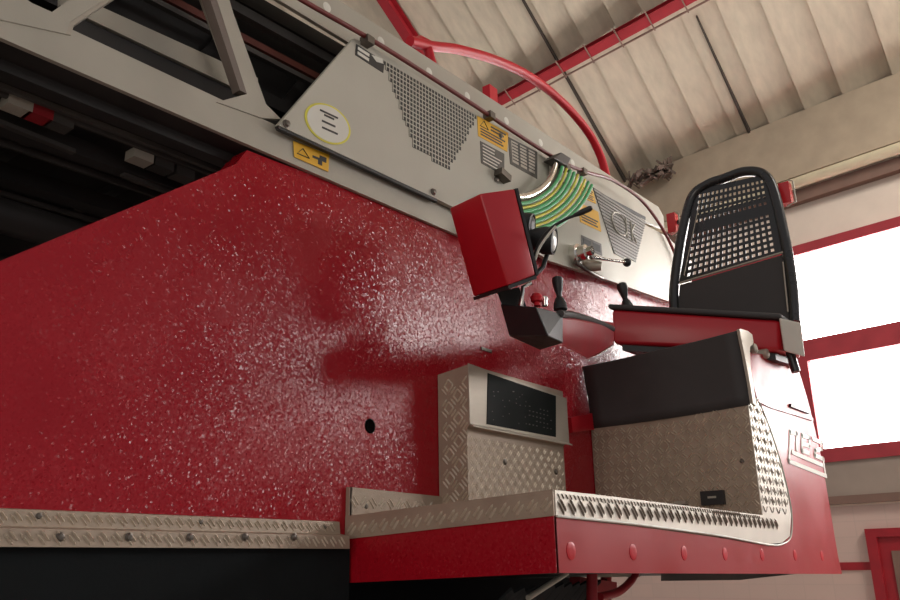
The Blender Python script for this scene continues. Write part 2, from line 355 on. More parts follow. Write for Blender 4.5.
# tread strip bent round the foot of the plate
s0, s1 = -.9, 1.755
bm = nb()
prof = [(YP - .002, 1.728), (YP - .010, 1.726), (YP - .014, 1.692), (YP - .052, 1.686), (YP - .054, 1.650), (YP - .044, 1.650), (YP - .042, 1.678), (YP - .006, 1.682)]
prism(bm, [V((s0, y, z)) for y, z in prof], (s1 - s0, 0, 0))
tread(bm, (s0, YP - .054, 1.652), (1, 0, 0), (0, 0, 1), (0, -1, 0), [(0, 0), (s1 - s0, 0), (s1 - s0, .034), (0, .034)], .033, mode='row')
tread(bm, (s0, YP - .0125, 1.694), (1, 0, 0), (0, 0, 1), (0, -1, 0), [(0, 0), (s1 - s0, 0), (s1 - s0, .031), (0, .031)], .030, mode='row')
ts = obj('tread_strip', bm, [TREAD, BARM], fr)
for u in (60, 129, 190, 245, 294): bolt(ts, on('y', YP - .054, u, 537), (0, -1, 0), .008, .006, STEEL_D)
for u, v in ((39, 516), (201, 522), (325, 527)): bolt(ts, on('y', YP - .011, u, v), (0, -1, 0), .006, .004, STEEL_D)
bm = nb(); prism(bm, [V((-.9, YP - .03, .7)), V((1.78, YP - .03, .7)), V((1.78, YP - .03, 1.651)), V((-.9, YP - .03, 1.651))], (0, .03, 0))
tag(obj('body_panel', bm, BLK_BODY), 'plain black body panel below the tread strip', 'panel')

# ================================================================== LADDER
YL = 1.788
Lp = lambda u, v, y=YL: on('y', y, u, v)
lad = thing('aerial_ladder', 'long grey lattice ladder with dark nested sections resting above the red plate', 'ladder', (1.4, 2.3, 2.78))
XR = 4.75
def lowz(x): return 2.752 + .0275 * x
def topz(x): return 3.395 + .0905 * (x - 1.5) 
X0 = -.8
def chan(poly, d, material, name, bev=.004):
    bm = nb(); prism(bm, poly, d)
    bevel(bm, bev, 1); return obj(name, bm, material, lad)
YB = YL + .004
XQ = Lp(470, 220).x
chan([V((X0, YB, lowz(X0))), V((XQ, YB, lowz(XQ))), V((XQ, YB, lowz(XQ) + .105)), V((X0, YB, lowz(X0) + .105))], (0, .014, 0), GREY, 'lower_side_rail')
bm = nb(); prism(bm, [V((X0, YB + .014, lowz(X0))), V((XQ, YB + .014, lowz(XQ))), V((XQ, YB + .014, lowz(XQ) + .008)), V((X0, YB + .014, lowz(X0) + .008))], (0, .09, 0)); obj('rail_flange', bm, DARK, lad)
# second web behind the dark slot
W = lambda u, v: on('y', YL + .13, u, v)
bm = nb(); A, B, C_, D_ = W(60, -12), W(258, 78), W(258, 99), W(60, 5)
prism(bm, [A, B, C_, D_], (0, .012, 0)); obj('inner_web', bm, GREY, lad)
bm = nb(); prism(bm, [D_ + V((0, .012, -.06)), C_ + V((0, .012, -.06)), C_ + V((0, .012, 0)), D_ + V((0, .012, 0))], (0, .006, 0)); obj('slot_liner', bm, DARK, lad)
# gusset and braces
g = nb(); prism(g, [Lp(-60, -22), Lp(-60, 6), Lp(66, 34), Lp(70, 22), Lp(104, 0), Lp(258, -100), Lp(222, -100), Lp(86, -12), Lp(52, 12), Lp(32, 3), Lp(10, -12), Lp(-100, -90), Lp(-160, -90)], (0, .012, 0)); obj('gusset_plate', g, GREY, lad)
bm = nb(); prism(bm, [Lp(66, 34), Lp(69, 23), Lp(106, -1), Lp(258, -100), Lp(264, -100), Lp(112, -1), Lp(74, 25), Lp(71, 35)], (0, .11, 0)); obj('brace_flange', bm, ALU, lad)
bm = nb(); prism(bm, [Lp(182, -110), Lp(197, -110), Lp(224, -18), Lp(234, 15), Lp(266, 104), Lp(281, 119), Lp(262, 118), Lp(217, 102), Lp(247, 94)], (0, .012, 0)); obj('diagonal_brace', bm, GREY, lad)
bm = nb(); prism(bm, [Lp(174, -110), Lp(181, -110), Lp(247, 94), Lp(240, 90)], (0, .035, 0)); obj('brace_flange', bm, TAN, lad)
bm = nb(); prism(bm, [Lp(161, -110, YL + .09), Lp(167, -110, YL + .09), Lp(236, 80, YL + .09), Lp(230, 76, YL + .09)], (0, .012, 0)); obj('diagonal_brace', bm, GREY, lad)
# upper rail with pale plugs
tb = [V((X0, YB, topz(X0) - .01)), V((4.45, YB, topz(4.45) - .01)), V((4.60, YB, topz(4.6) - .10)), V((4.55, YB, topz(4.6) - .16)), V((X0, YB, topz(X0) - .155))]
a_ = Lp(350, 0); b_ = Lp(650, 197); sl_ = (b_.z - a_.z) / (b_.x - a_.x)
ztop = lambda x: a_.z + sl_ * (x - a_.x)
a2 = Lp(302, 0); b2 = Lp(553, 158); sl2 = (b2.z - a2.z) / (b2.x - a2.x); zhose = lambda x: a2.z + sl2 * (x - a2.x)
YT = YL + .03
def yshift(x, z):   # keep the image height on a plane a little farther back
    return z
tb = [V((X0, YT, ztop(X0))), V((Lp(663, 206).x, YT, ztop(Lp(663, 206).x))), V((Lp(668, 215).x, YT, Lp(668, 215).z)), V((Lp(669, 228).x, YT, Lp(669, 228).z)), V((Lp(640, 214).x, YT, zhose(Lp(640, 214).x) - .02)), V((X0, YT, zhose(X0) - .03))]
bm = nb(); prism(bm, tb, (0, .016, 0)); bevel(bm, .003, 1); tr = obj('upper_side_rail', bm, GREY, lad)
for u in (333, 387, 435, 473, 512, 546, 578):
    x = Lp(u, 100).x
    for _ in range(6):
        z = (ztop(x) * .52 + zhose(x) * .48); d = ray(u, 100); q = EYE + d * 0
        # find x on the rail centre line seen in column u
        lo, hi = -20, 260
        for _k in range(40):
            mid = (lo + hi) / 2; p = Lp(u, mid)
            if p.z > ztop(p.x) * .52 + zhose(p.x) * .48: lo = mid
            else: hi = mid
        p = Lp(u, (lo + hi) / 2); break
    bolt(tr, V((p.x, YT, p.z)), (0, -1, 0), .015, .0018, WHITE, 'rail_plug')
bm = nb(); prism(bm, [V((X0, YT + .016, ztop(X0) - .01)), V((4.4, YT + .016, ztop(4.4) - .01)), V((4.4, YT + .016, ztop(4.4))), V((X0, YT + .016, ztop(X0)))], (0, .08, 0)); obj('rail_flange', bm, GREY, lad)
# nested inner sections
def rail(y, dz0, dz1, h, wdt, material, name, xa=X0, xb=4.3):
    bm = nb(); bar(bm, (xa, y, dz0 + lowz(xa)), (xb, y, dz1 + lowz(xb)), wdt, h); return obj(name, bm, material, lad)
rail(1.93, .50, .62, .035, .03, DARKGREY, 'inner_rail'); rail(1.96, .43, .54, .025, .03, RUST, 'inner_rail')
rail(1.94, .39, .49, .018, .02, DARKGREY, 'inner_rail'); rail(2.02, .30, .38, .05, .04, DARK, 'inner_rail')
rail(1.97, .20, .25, .03, .03, DARKGREY, 'inner_rail'); rail(2.0, .12, .14, .06, .05, DARK, 'inner_rail')
rail(2.0, .60, .74, .06, .05, DARK, 'inner_rail')
for y in (2.06, 2.9):
    bm = nb(); prism(bm, [V((X0, y, lowz(X0) + .02)), V((4.3, y, lowz(4.3) + .02)), V((4.3, y, lowz(4.3) + .78)), V((X0, y, lowz(X0) + .58))], (0, .01, 0)); obj('shade_backing_sheet', bm, DARK, lad)  # added dark sheets supply the shade behind the lattice
bm = nb()
for i in range(9):
    x = X0 + .15 + i * .36; s = .26
    bar(bm, (x, 2.05, lowz(x) + .1), (x + s, 2.05, lowz(x) + .55), .03, .012, V((0, 1, 0)))
obj('section_lattice', bm, DARK, lad)
for i in range(8):
    x = X0 + .3 + i * .36
    bm = nb(); bar(bm, (x, 2.07, lowz(x) + .05), (x, 2.9, lowz(x) + .05), .035, .035); bevel(bm, .006, 1); obj('rung', bm, DARKGREY, lad)
# underside: pans, slide rails and guide blocks
bm = nb(); prism(bm, [V((X0, 1.9, lowz(X0) + .06)), V((4.3, 1.9, lowz(4.3) + .06)), V((4.3, 2.95, lowz(4.3) + .06)), V((X0, 2.95, lowz(X0) + .06))], (0, 0, .01)); obj('underside_pan', bm, DARK, lad)
for y, z, ww, hh, mm in ((1.90, -.015, .05, .03, DARK), (1.965, -.02, .014, .014, DARKGREY), (2.0, -.02, .012, .012, DARKGREY), (2.13, -.03, .05, .05, DARK), (2.20, -.05, .012, .02, DARKGREY), (2.42, -.04, .07, .05, DARK), (2.50, -.065, .014, .014, DARKGREY), (2.72, -.02, .06, .08, DARK), (2.80, -.06, .012, .02, RUST)):
    rail(y, z, z, hh, ww, mm, 'slide_rail')
for u, v in ((12, 108), (136, 160)):
    for k, mm in enumerate((GREY, RED_STEEL if u < 50 else DARKGREY, DARKGREY)):
        p = on('z', 2.735, u + k * 21, v + k * 8.5); bm = nb(); box(bm, p + V((.01, 0, .012)), (.062, .05, .03)); bevel(bm, .004, 1); obj('guide_block', bm, mm, lad)
    a = on('z', 2.725, u - 14, v + 14); b = on('z', 2.725, u + 62, v + 44); bm = nb(); bar(bm, a, b, .02, .012); obj('guide_bar', bm, DARKGREY, lad)
for x in (.45, 1.62):
    bm = nb(); bar(bm, (x, 1.92, lowz(x) + .0), (x, 2.9, lowz(x) + .0), .05, .03); obj('cross_member', bm, DARK, lad)
bm = nb(); tube(bm, [(-.8, 2.3, 2.55), (1.25, 2.3, 2.56)], .05, 16); tube(bm, [(1.25, 2.3, 2.56), (1.9, 2.3, 2.57)], .025, 12); obj('hydraulic_ram', bm, DARK, lad, 40)
bm = nb(); tube(bm, catmull([(-.8, 2.6, 2.5), (.3, 2.58, 2.46), (1.0, 2.55, 2.52), (1.6, 2.5, 2.66)]), .02, 10); obj('hydraulic_hose', bm, DARK, lad, 40)

# ------------------------------------------------------------------ grey side cover of the ladder
YC = 1.765
Cp = lambda u, v: on('y', YC, u, v)
def zlow(x):  # lower edge of the cover, following the red plate
    return 0
cov = thing('ladder_side_cover', 'grey sheet cover with two vent grilles on the ladder side', 'cover', (2.6, YC, 2.9))
cpts = [(278, 125), (354, 38), (372, 47), (460, 103), (553, 163), (590, 186), (640, 222), (668, 237), (692, 262), (692, 309), (665, 300), (600, 277), (550, 261), (505, 233), (437, 199), (360, 163)]
bm = nb(); prism(bm, [Cp(*p) for p in cpts], (0, .018, 0)); bevel(bm, .003, 1); sh = obj('cover_sheet', bm, GREY_L, cov)
for u, v in ((286, 124), (368, 41), (433, 192), (496, 180), (500, 136), (577, 176)):
    bolt(cov, Cp(u, v), (0, -1, 0), .011, .012, STEEL_D)
def decal(pts, material, parent, name, lift=.002, y=YC):
    bm = nb(); prism(bm, [on('y', y, *p) + V((0, -lift, 0)) for p in pts], (0, lift * .9, 0)); return obj(name, bm, material, parent)
def lines(quad, rows, material, parent, name, lift=.003, h=.35, y=YC, u0=.08, u1=.92):
    """rows of short ink lines inside a quad (tl, tr, br, bl in pixels); rows: list of (v, start, end)"""
    bm = nb(); tl, tr_, br, bl = [on('y', y, *p) for p in quad]
    def q(s, t): return tl * (1 - s) * (1 - t) + tr_ * s * (1 - t) + br * s * t + bl * (1 - s) * t
    for (t, s0_, s1_, hh) in rows:
        prism(bm, [q(s0_, t) + V((0, -lift, 0)), q(s1_, t) + V((0, -lift, 0)), q(s1_, t + hh) + V((0, -lift, 0)), q(s0_, t + hh) + V((0, -lift, 0))], (0, lift * .3, 0))
    return obj(name, bm, material, parent)
# left grille: stepped trapezoid of square holes
def grille_cells(quad, pitch, hole):
    tl, tr_, br, bl = [Cp(*p) for p in quad]
    ux = (tr_ - tl).normalized(); uz = V((0, 0, -1))
    def loc(p): d = p - tl; a = d.dot(ux); return a, (d - ux * a).dot(uz) if False else -(d.z - ux.z / ux.x * d.x)
    poly = [((p - tl).x, -((p - tl).z - ux.z / ux.x * (p - tl).x)) for p in (tl, tr_, br, bl)]
    return tl, ux.z / ux.x, poly
tl, sx, poly2 = grille_cells([(382, 59), (477, 116), (449, 168), (415, 150)], .02, .01)
pitch = .0185
gm = nb()
amax = max(p[0] for p in poly2); bmax = max(p[1] for p in poly2)
G = lambda a, b, y: V((tl.x + a, y, tl.z + sx * a - b))
nA = int(amax / pitch) + 1; nB = int(bmax / pitch) + 1
cells = set()
for i in range(nA):
    for j in range(nB):
        if inside(((i + .5) * pitch, (j + .5) * pitch), poly2): cells.add((i, j))
bar_w = pitch * .23
gb = nb()
for (i, j) in cells: prism(gb, [G(x_ * pitch, y_ * pitch, YC - .0015) for x_, y_ in ((i, j), (i + 1, j), (i + 1, j + 1), (i, j + 1))], (0, .0014, 0))
grl = obj('vent_grille', gb, INK, cov)
for (i, j) in cells:
    a, b = i * pitch, j * pitch
    for q in ([(a, b), (a + pitch, b), (a + pitch, b + bar_w), (a, b + bar_w)], [(a, b + bar_w), (a + bar_w, b + bar_w), (a + bar_w, b + pitch), (a, b + pitch)]):
        prism(gm, [G(x_, y_, YC - .003) for x_, y_ in q], (0, .0015, 0))
obj('grille_mesh', gm, GREY_L, grl)
# right grille: horizontal louvres with a raised emblem
tl, sx, poly2 = grille_cells([(592.5, 187), (645, 221), (635, 261), (614, 253)], .02, .01)
gb = nb(); prism(gb, [V((tl.x + a, YC - .0015, tl.z + sx * a - b)) for a, b in poly2], (0, .0014, 0)); grr = obj('vent_grille', gb, PLATE_D, cov)
gm = nb(); bmax = max(p[1] for p in poly2); n_s = 17
def span(b):
    xs = []
    for i in range(4):
        (x1, y1), (x2, y2) = poly2[i], poly2[(i + 1) % 4]
        if (y1 > b) != (y2 > b): xs.append(x1 + (x2 - x1) * (b - y1) / (y2 - y1))
    return (min(xs), max(xs)) if len(xs) > 1 else None
for j in range(n_s):
    b = (j + .5) / n_s * bmax; s = span(b)
    if s: prism(gm, [V((tl.x + s[0], YC - .005, tl.z + sx * s[0] - b)), V((tl.x + s[1], YC - .005, tl.z + sx * s[1] - b)), V((tl.x + s[1], YC - .005, tl.z + sx * s[1] - b - .012)), V((tl.x + s[0], YC - .005, tl.z + sx * s[0] - b - .012))], (0, .004, 0))
obj('louvre_slats', gm, MIDGREY, grr)
em = nb(); c = Cp(621, 226) + V((0, -.007, 0)); ring = []
for k in range(24):
    t = 2 * math.pi * k / 24; ring.append(c + V((math.cos(t) * .085 - .03, 0, math.sin(t) * .06)))
tube(em, ring, .0045, 6, closed=True)
for dx in (.05, .11): tube(em, [c + V((dx, 0, -.055)), c + V((dx, 0, .06))], .0045, 6)
tube(em, [c + V((.11, 0, 0)), c + V((.16, 0, .06))], .0045, 6); tube(em, [c + V((.11, 0, 0)), c + V((.16, 0, -.05))], .0045, 6)
obj('raised_emblem', em, GREY, grr, 50)
# oval sticker
c = on('y', YC, 328, 124); bm = nb(); bm2 = nb(); bm3 = nb()
e1 = Cp(350, 134) - c; e2 = Cp(331, 106) - c
ov = lambda s: [c + e1 * (math.cos(2 * math.pi * k / 40) * s) + e2 * (math.sin(2 * math.pi * k / 40) * s) for k in range(40)]
prism(bm, [p + V((0, -.002, 0)) for p in ov(1.0)], (0, .0018, 0)); st = obj('oval_sticker', bm, HYEL, cov)
prism(bm2, [p + V((0, -.003, 0)) for p in ov(.91)], (0, .0009, 0)); obj('sticker_face', bm2, WHITE, st)
for t, s0_, s1_ in ((.45, -.45, .35), (.3, -.25, .2), (-.05, -.3, .3), (-.38, -.25, .45)):
    a = c + e1 * s0_ + e2 * t; b = c + e1 * s1_ + e2 * t
    prism(bm3, [a + V((0, -.0036, 0)), b + V((0, -.0036, 0)), b + e2 * .1 + V((0, -.0036, 0)), a + e2 * .1 + V((0, -.0036, 0))], (0, .0005, 0))
obj('sticker_print', bm3, INK, st)
# dark emblem plate with white strokes, upper left of the cover
q = [(356, 44), (384, 62), (383, 73), (355, 55)]
ep = decal(q, INK, cov, 'maker_emblem')
lines(q, [(.16, .06, .46, .26), (.58, .06, .46, .26)], WHITE, ep, 'emblem_stroke', .003)
q2 = [(371, 54), (382, 61), (382, 65), (374, 60)]
decal([(371, 55), (382, 59), (383, 64), (376, 62)], WHITE, ep, 'emblem_stroke', .003)
# yellow warning label with triangle and lines of print
def warning(quad, parent, y=YC, tri=True, two=False):
    lb = decal(quad, YELLOW, parent, 'warning_label', .002, y)
    rows = [(.52, .08, .9, .07), (.66, .08, .8, .07), (.8, .08, .85, .07)]
    if tri:
        tl, tr_, br, bl = [on('y', y, *p) for p in quad]
        qf = lambda s, t: tl * (1 - s) * (1 - t) + tr_ * s * (1 - t) + br * s * t + bl * (1 - s) * t
        for (s, t, r) in ([(.2, .27, .13)] if not two else [(.25, .5, .17)]):
            bm = nb(); R3 = [qf(s, t - r * 1.4), qf(s + r, t + r * 1.2), qf(s - r, t + r * 1.2)]
            tube(bm, [p + V((0, -.0025, 0)) for p in R3], .0022, 6, closed=True); obj('warning_triangle', bm, INK, lb)
        rows = [(.14, .42, .92, .08), (.3, .42, .85, .08)] + rows if not two else []
    if rows: lines(quad, rows, INK, lb, 'warning_print', .0028, y=y)
    if two:
        lines(quad, [(.42, .52, .78, .14), (.25, .72, .92, .3), (.55, .68, .80, .26)], INK, lb, 'warning_pictogram', .0028, y=y)
    return lb
warning([(477, 116), (508, 133), (507, 152), (478, 136)], cov)
warning([(579, 182), (593, 191), (596, 204), (580, 197)], cov)
warning([(578, 202), (598, 212), (601, 232), (580, 222)], cov, tri=False)
warning([(293, 141), (329, 155), (328, 172), (294, 157)], lad, YL + .002, two=True)
q = [(480, 141), (504, 154), (504, 176), (481, 163)]; pl = decal(q, PLATE_D, cov, 'name_plate'); lines(q, [(.1 + .15 * k, .08, random.uniform(.5, .92), .05) for k in range(6)], WHITE, pl, 'plate_print')
q = [(508, 137), (537, 152), (537, 179), (510, 164)]; pl = decal(q, PLATE_D, cov, 'name_plate')
lines(q, [(.08, .08 + .3 * k, .30 + .3 * k, .8) for k in range(3)], GREY, pl, 'plate_columns')
lines(q, [(.15 + .12 * k, .1, .9, .03) for k in range(6)], INK, pl, 'plate_print', .0045)
q = [(581, 235), (601, 244), (602, 256), (581, 247)]; pl = decal(q, PLATE_D, cov, 'name_plate'); lines(q, [(.2, .08, .45, .6), (.2, .55, .92, .6)], DARK, pl, 'plate_field')
bm = nb(); prism(bm, [Cp(278, 126) + V((0, -.001, 0)), Cp(437, 199) + V((0, -.001, 0)), Cp(437, 202) + V((0, -.001, 0)), Cp(279, 129) + V((0, -.001, 0))], (0, .015, 0)); obj('rubber_seal', bm, BLACK, cov)
bm = nb(); box(bm, Cp(499, 177) + V((0, -.02, 0)), (.07, .04, .03), M=Matrix.Rotation(math.radians(12), 3, 'Y')); bevel(bm, .004); obj('cover_latch', bm, STEEL_D, cov)
bm = nb(); prism(bm, [Cp(600, 193) + V((0, -.004, 0)), Cp(645, 217) + V((0, -.004, 0)), Cp(645, 220) + V((0, -.004, 0)), Cp(600, 197) + V((0, -.004, 0))], (0, .004, 0)); obj('cover_slot', bm, BLACK, cov)

# ------------------------------------------------------------------ hose on the cover, clips
YH = YC - .02
Hp = lambda u, v: on('y', YH, u, v)
hs = thing('hydraulic_hose', 'dark red hose clipped along the top of the grey ladder cover', 'hose', (2.6, YH, 3.3))
bm = nb(); pts = [Hp(40, -166), Hp(250, -33), Hp(302, 0), Hp(380, 45), Hp(460, 96), Hp(520, 136), Hp(560, 161), Hp(586, 172), Hp(612, 180), Hp(640, 199), Hp(659, 223), Hp(672, 247), Hp(681, 272)]
tube(bm, catmull(pts, 6), .009, 10); obj('hose_line', bm, HOSE_RED, hs, 60)
for u, v in ((368, 41), (490, 116), (553, 161), (566, 168), (583, 172)):
    bm = nb(); box(bm, Hp(u, v) + V((0, .004, 0)), (.035, .04, .03)); bevel(bm, .005, 1); obj('hose_clip', bm, STEEL_D, hs)
# red guard hoop on top of the ladder
YG = 1.84
Gp = lambda u, v, y=YG: on('y', y, u, v)
hp = thing('guard_rail', 'bright red bent tube arching over the top of the ladder', 'rail', Gp(607, 175))
bm = nb(); pts = [Gp(410, 41), Gp(430, 46), Gp(460, 50), Gp(500, 62), Gp(535, 80), Gp(565, 105), Gp(588, 132), Gp(600, 155), Gp(607, 178)]
tube(bm, catmull(pts, 8), .022, 14); obj('rail_tube', bm, RED_BRIGHT, hp, 60)
bm = nb(); tube(bm, [Gp(427, 46), Gp(433, 68)], .020, 12); obj('rail_post', bm, RED_BRIGHT, hp, 60)
bm = nb(); tube(bm, [Gp(410, 41, YG), Gp(420, 40, YG + .05), Gp(432, 46, YG + .05)], [.004, .02, .02], 10); obj('rail_end', bm, RED_BRIGHT, hp, 60)
bm = nb(); box(bm, Gp(490, 93) + V((0, 0, -.06)), (.06, .04, .17)); bevel(bm, .012); obj('post_cap', bm, RED_BRIGHT, hp)

# ------------------------------------------------------------------ hose saddle with green and yellow hoses
YS = 1.70
Sp = lambda u, v: on('y', YS, u, v)
sd = thing('hose_saddle', 'curved chrome saddle with green and yellow hoses on the grey cover', 'hose guide', Sp(540, 200))
def arc(y, o):
    # concentric turns of the bundle round the saddle, o outwards from the chrome edge
    rr = 38 + o; e = 8 + o * .30; pts = []
    for k in range(15):
        t = math.radians(112 + (e - 112) * k / 14); pts.append(on('y', y, 516 + rr * math.cos(t) * 1.04, 159 + rr * math.sin(t)))
    return pts
bm = nb(); tube(bm, arc(YS, 0), .014, 14); obj('chrome_saddle', bm, CHROME, sd, 60)
bm = nb(); tube(bm, arc(YS + .035, 6), .016, 12); obj('saddle_back', bm, ALU, sd, 60)
for i, (o, mm) in enumerate(((7, GREEN), (11.5, HYEL), (15.5, GREEN), (19.5, GREEN), (23.5, HYEL), (27.5, GREEN), (31.5, HYEL), (35.5, GREEN), (39.5, GREEN))):
    bm = nb(); tube(bm, arc(YS, o), .0085 if mm is GREEN else .0065, 10); obj('hose', bm, mm, sd, 60)
bm = nb(); hull(bm, [on('y', YS + .02, u, v) + V((0, dy, 0)) for u, v in ((548, 160), (556, 154), (566, 160), (562, 168)) for dy in (-.03, .03)]); bevel(bm, .005); obj('saddle_clamp', bm, DARKGREY, sd)
bm = nb(); box(bm, Sp(572, 175) + V((0, .05, 0)), (.22, .012, .05), M=Matrix.Rotation(math.radians(-4), 3, 'Y')); obj('clamp_strip', bm, GREY, sd)

# ------------------------------------------------------------------ control valve with ball lever
YV = 1.72
vv = thing('control_valve', 'chrome valve with ball-ended lever on the ladder cover above the textured red plate', 'valve', on('y', YV, 588, 258))
bm = nb(); p = on('y', YV, 582, 253); lathe(bm, p + V((0, .045, 0)), (0, -1, 0), [(.05, 0), (.05, .03), (.036, .035), (.036, .07), (.022, .075), (.022, .10)], 20); obj('valve_body', bm, CHROME, vv, 40)
bm = nb(); p2 = on('y', YV, 592, 263); lathe(bm, p2 + V((0, .04, 0)), (.5, -1, -.2), [(.03, 0), (.034, .02), (.026, .05), (.02, .08)], 16); obj('valve_cap', bm, ALU, vv, 40)
bm = nb(); tube(bm, [on('y', YV - .03, 592, 257), on('y', YV - .05, 610, 260), on('y', YV - .06, 625, 262)], [.012, .008, .008], 10); obj('lever', bm, CHROME, vv, 60)
bm = nb(); bmesh.ops.create_uvsphere(bm, u_segments=20, v_segments=12, radius=.022, matrix=Matrix.Translation(on('y', YV - .06, 627, 262.5))); obj('lever_ball', bm, BLACK, vv, 60)
bm = nb(); tube(bm, [on('y', YV + .02, 575, 262), on('y', YV + .02, 590, 272), on('y', YV + .05, 602, 278)], .01, 8); obj('valve_pipe', bm, STEEL_D, vv, 60)

# ================================================================== OPERATOR PLATFORM
YF = 1.09; XA = 1.79
F = lambda u, v: on('y', YF, u, v)
plat = thing('operator_platform', 'red operator platform with tread plate edging jutting out beside the turntable', 'platform', (3.0, 1.45, 1.54))
zb = lambda x: 1.58 - .02 * (x - 1.8)
ztop_l = 1.711
bm = nb(); poly = [V((XA, YF, 1.578)), V((XA, YP - .001, 1.556)), V((XA, YP - .001, 1.682)), V((XA, YF, 1.714))]
prism(bm, poly, (.012, 0, 0)); obj('side_skin', bm, RED_TEX, plat)
curve = [(558, 518), (640, 527), (720, 538), (768, 546), (782, 545), (790, 536), (791, 515), (787, 490), (778, 455), (768, 425), (757, 398), (750, 372), (746, 352)]
fpoly = [V((XA + .003, YF, 1.578)), F(842, 574), F(838, 556), F(822, 460), F(810, 408), F(803, 384), F(798, 368), F(775, 356), ] + [F(*p) for p in curve[::-1]] + [V((XA + .003, YF, 1.712))]
bm = nb(); prism(bm, fpoly, (0, .014, 0)); obj('front_skin', bm, REDS, plat)
# end skin, floor of the tub, under pan
bm = nb(); a = F(842, 574); b = F(810, 408); c = F(798, 368)
prism(bm, [V((a.x - .012, YF + .014, a.z + .01)), V((b.x - .012, YF + .014, b.z)), V((c.x - .012, YF + .014, c.z)), V((c.x - .012, YP - .01, c.z)), V((a.x - .012, YP - .01, a.z + .01))], (.012, 0, 0)); obj('end_skin', bm, RED, plat)
bm = nb(); prism(bm, [V((XA + .012, YF + .014, 1.70)), V((4.3, YF + .014, 1.62)), V((4.3, YP - .002, 1.62)), V((XA + .012, YP - .002, 1.68))], (0, 0, .012)); obj('deck_plate', bm, TREAD, plat)
bm = nb(); prism(bm, [V((XA + .012, YF + .014, 1.582)), V((4.3, YF + .014, 1.536)), V((4.3, YP - .002, 1.53)), V((XA + .012, YP - .002, 1.56))], (0, 0, .01)); obj('under_pan', bm, DARK, plat)
# bright tread lip, left part (faces along the truck) and front part
bm = nb(); xl = XA - .004
l0 = V((xl, YF - .004, 1.711)); l1 = V((xl, YP - .002, 1.678)); l2 = V((xl, YP - .002, 1.744)); l3 = V((xl, YF - .004, 1.774))
prism(bm, [l0, l1, l2, l3], (.004, 0, 0)); uu = (l1 - l0).normalized()
tread(bm, l0 + V((0, 0, .006)), uu, (0, 0, 1), (-1, 0, 0), [(0, 0), ((l1 - l0).length, -.0), ((l1 - l0).length, .052), (0, .044)], .042, .006, mode='row')
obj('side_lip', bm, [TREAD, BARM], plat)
lip = [(555, 490), (600, 495), (680, 505)]
lip_out = [(746, 352), (750, 372), (757, 398), (768, 425), (778, 455), (787, 490), (791, 515), (790, 536), (782, 543), (768, 544), (720, 535), (640, 524), (556, 515)]
ylip = YF - .004
bm = nb(); pl3 = [on('y', ylip, *p) for p in lip] + [V((3.332, ylip, 1.764)), V((3.332, ylip, 2.21)), on('y', ylip, 757, 403)] + [on('y', ylip, *p) for p in lip_out[2:]]
prism(bm, pl3, (0, .004, 0))
O = V((0, ylip, 0)); tread(bm, O, (1, 0, .0), (0, 0, 1), (0, -1, 0), [(1.80, 1.711), (3.5, 1.709), (3.5, 1.760), (1.80, 1.760)], .050, .005, mode='row', wd=.055, sp=.27)
tread(bm, O, (1, 0, 0), (0, 0, 1), (0, -1, 0), [(1.80, 1.752), (3.3, 1.747), (3.3, 1.764), (1.80, 1.774)], .020, .003, mode='row')
tread(bm, O, (1, 0, 0), (0, 0, 1), (0, -1, 0), [(p.x, p.z) for p in pl3 if p.x > 3.3 and p.z > 1.755] + [(3.335, 1.77)], .040, .003)
obj('front_lip', bm, [LIPM, LIPBAR], plat)
bm = nb(); tube(bm, catmull([on('y', YF - .003, u + .8, v + .8) for u, v in lip_out[2:]], 4), .0035, 6); obj('edge_bead', bm, WHITE, plat, 60)
# kick plate against the turntable, left of the console
bm = nb(); k0 = P(343, 488); k1 = P(439, 498)
yk = YP - .016
prism(bm, [V((XA, yk, 1.70)), V((2.23, yk, 1.70)), V((2.23, yk, 1.822)), V((XA, yk, 1.828))], (0, .012, 0))
tread(bm, (XA, yk, 1.765), (1, 0, 0), (0, 0, 1), (0, -1, 0), [(0, 0), (.43, 0), (.43, .056), (0, .06)], .04)
prism(bm, [V((XA - .002, yk, 1.69)), V((XA - .002, YP - .001, 1.69)), V((XA - .002, YP - .001, 1.828)), V((XA - .002, yk, 1.828))], (.01, 0, 0))
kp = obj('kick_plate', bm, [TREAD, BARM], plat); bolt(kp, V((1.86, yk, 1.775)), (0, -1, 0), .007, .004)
# lamps set in the front skin
for u in (571, 633, 684, 725, 762, 795, 822):
    p = F(u, 551 + (u - 571) * .019); bm = nb(); lathe(bm, p + V((0, .001, 0)), (0, -1, 0), [(.022, 0), (.022, .002), (.018, .003), (.008, .0032)], 20); obj('round_reflector', bm, RED_BRIGHT, plat, 40)
# pressed ledge and block emblem on the front skin
bm = nb(); prism(bm, [F(757, 399), F(770, 404), F(812, 418), F(812, 421), F(770, 408), F(757, 402)], (0, -.006, 0)); obj('pressed_ledge', bm, REDS, plat)
bm = nb(); prism(bm, [F(789, 404), F(808, 411), F(808, 414), F(789, 407)], (0, -.010, 0)); obj('handle_slot', bm, BLACK, plat)
bm = nb()
def stroke(pts, wpx=1.7):
    for a, b in zip(pts, pts[1:]):
        pa, pb = F(*a), F(*b); t = (pb - pa).normalized(); n = V((-t.z, 0, t.x)); wv = n * .010
        prism(bm, [pa - wv - t * .010 + V((0, -.001, 0)), pb - wv + t * .010 + V((0, -.001, 0)), pb + wv + t * .010 + V((0, -.001, 0)), pa + wv - t * .010 + V((0, -.001, 0))], (0, -.002, 0))
EX = lambda s, t: (788 + s * 34 + t * 1.0, 430 + s * 12.5 + t * 32)      # emblem frame: s to the right, t down
def es(*q, **k): stroke([EX(*p) for p in q])
es((-.02, .98), (1.08, 1.02)); es((.10, .66), (.98, .72)); es((-.02, .98), (.02, .62))
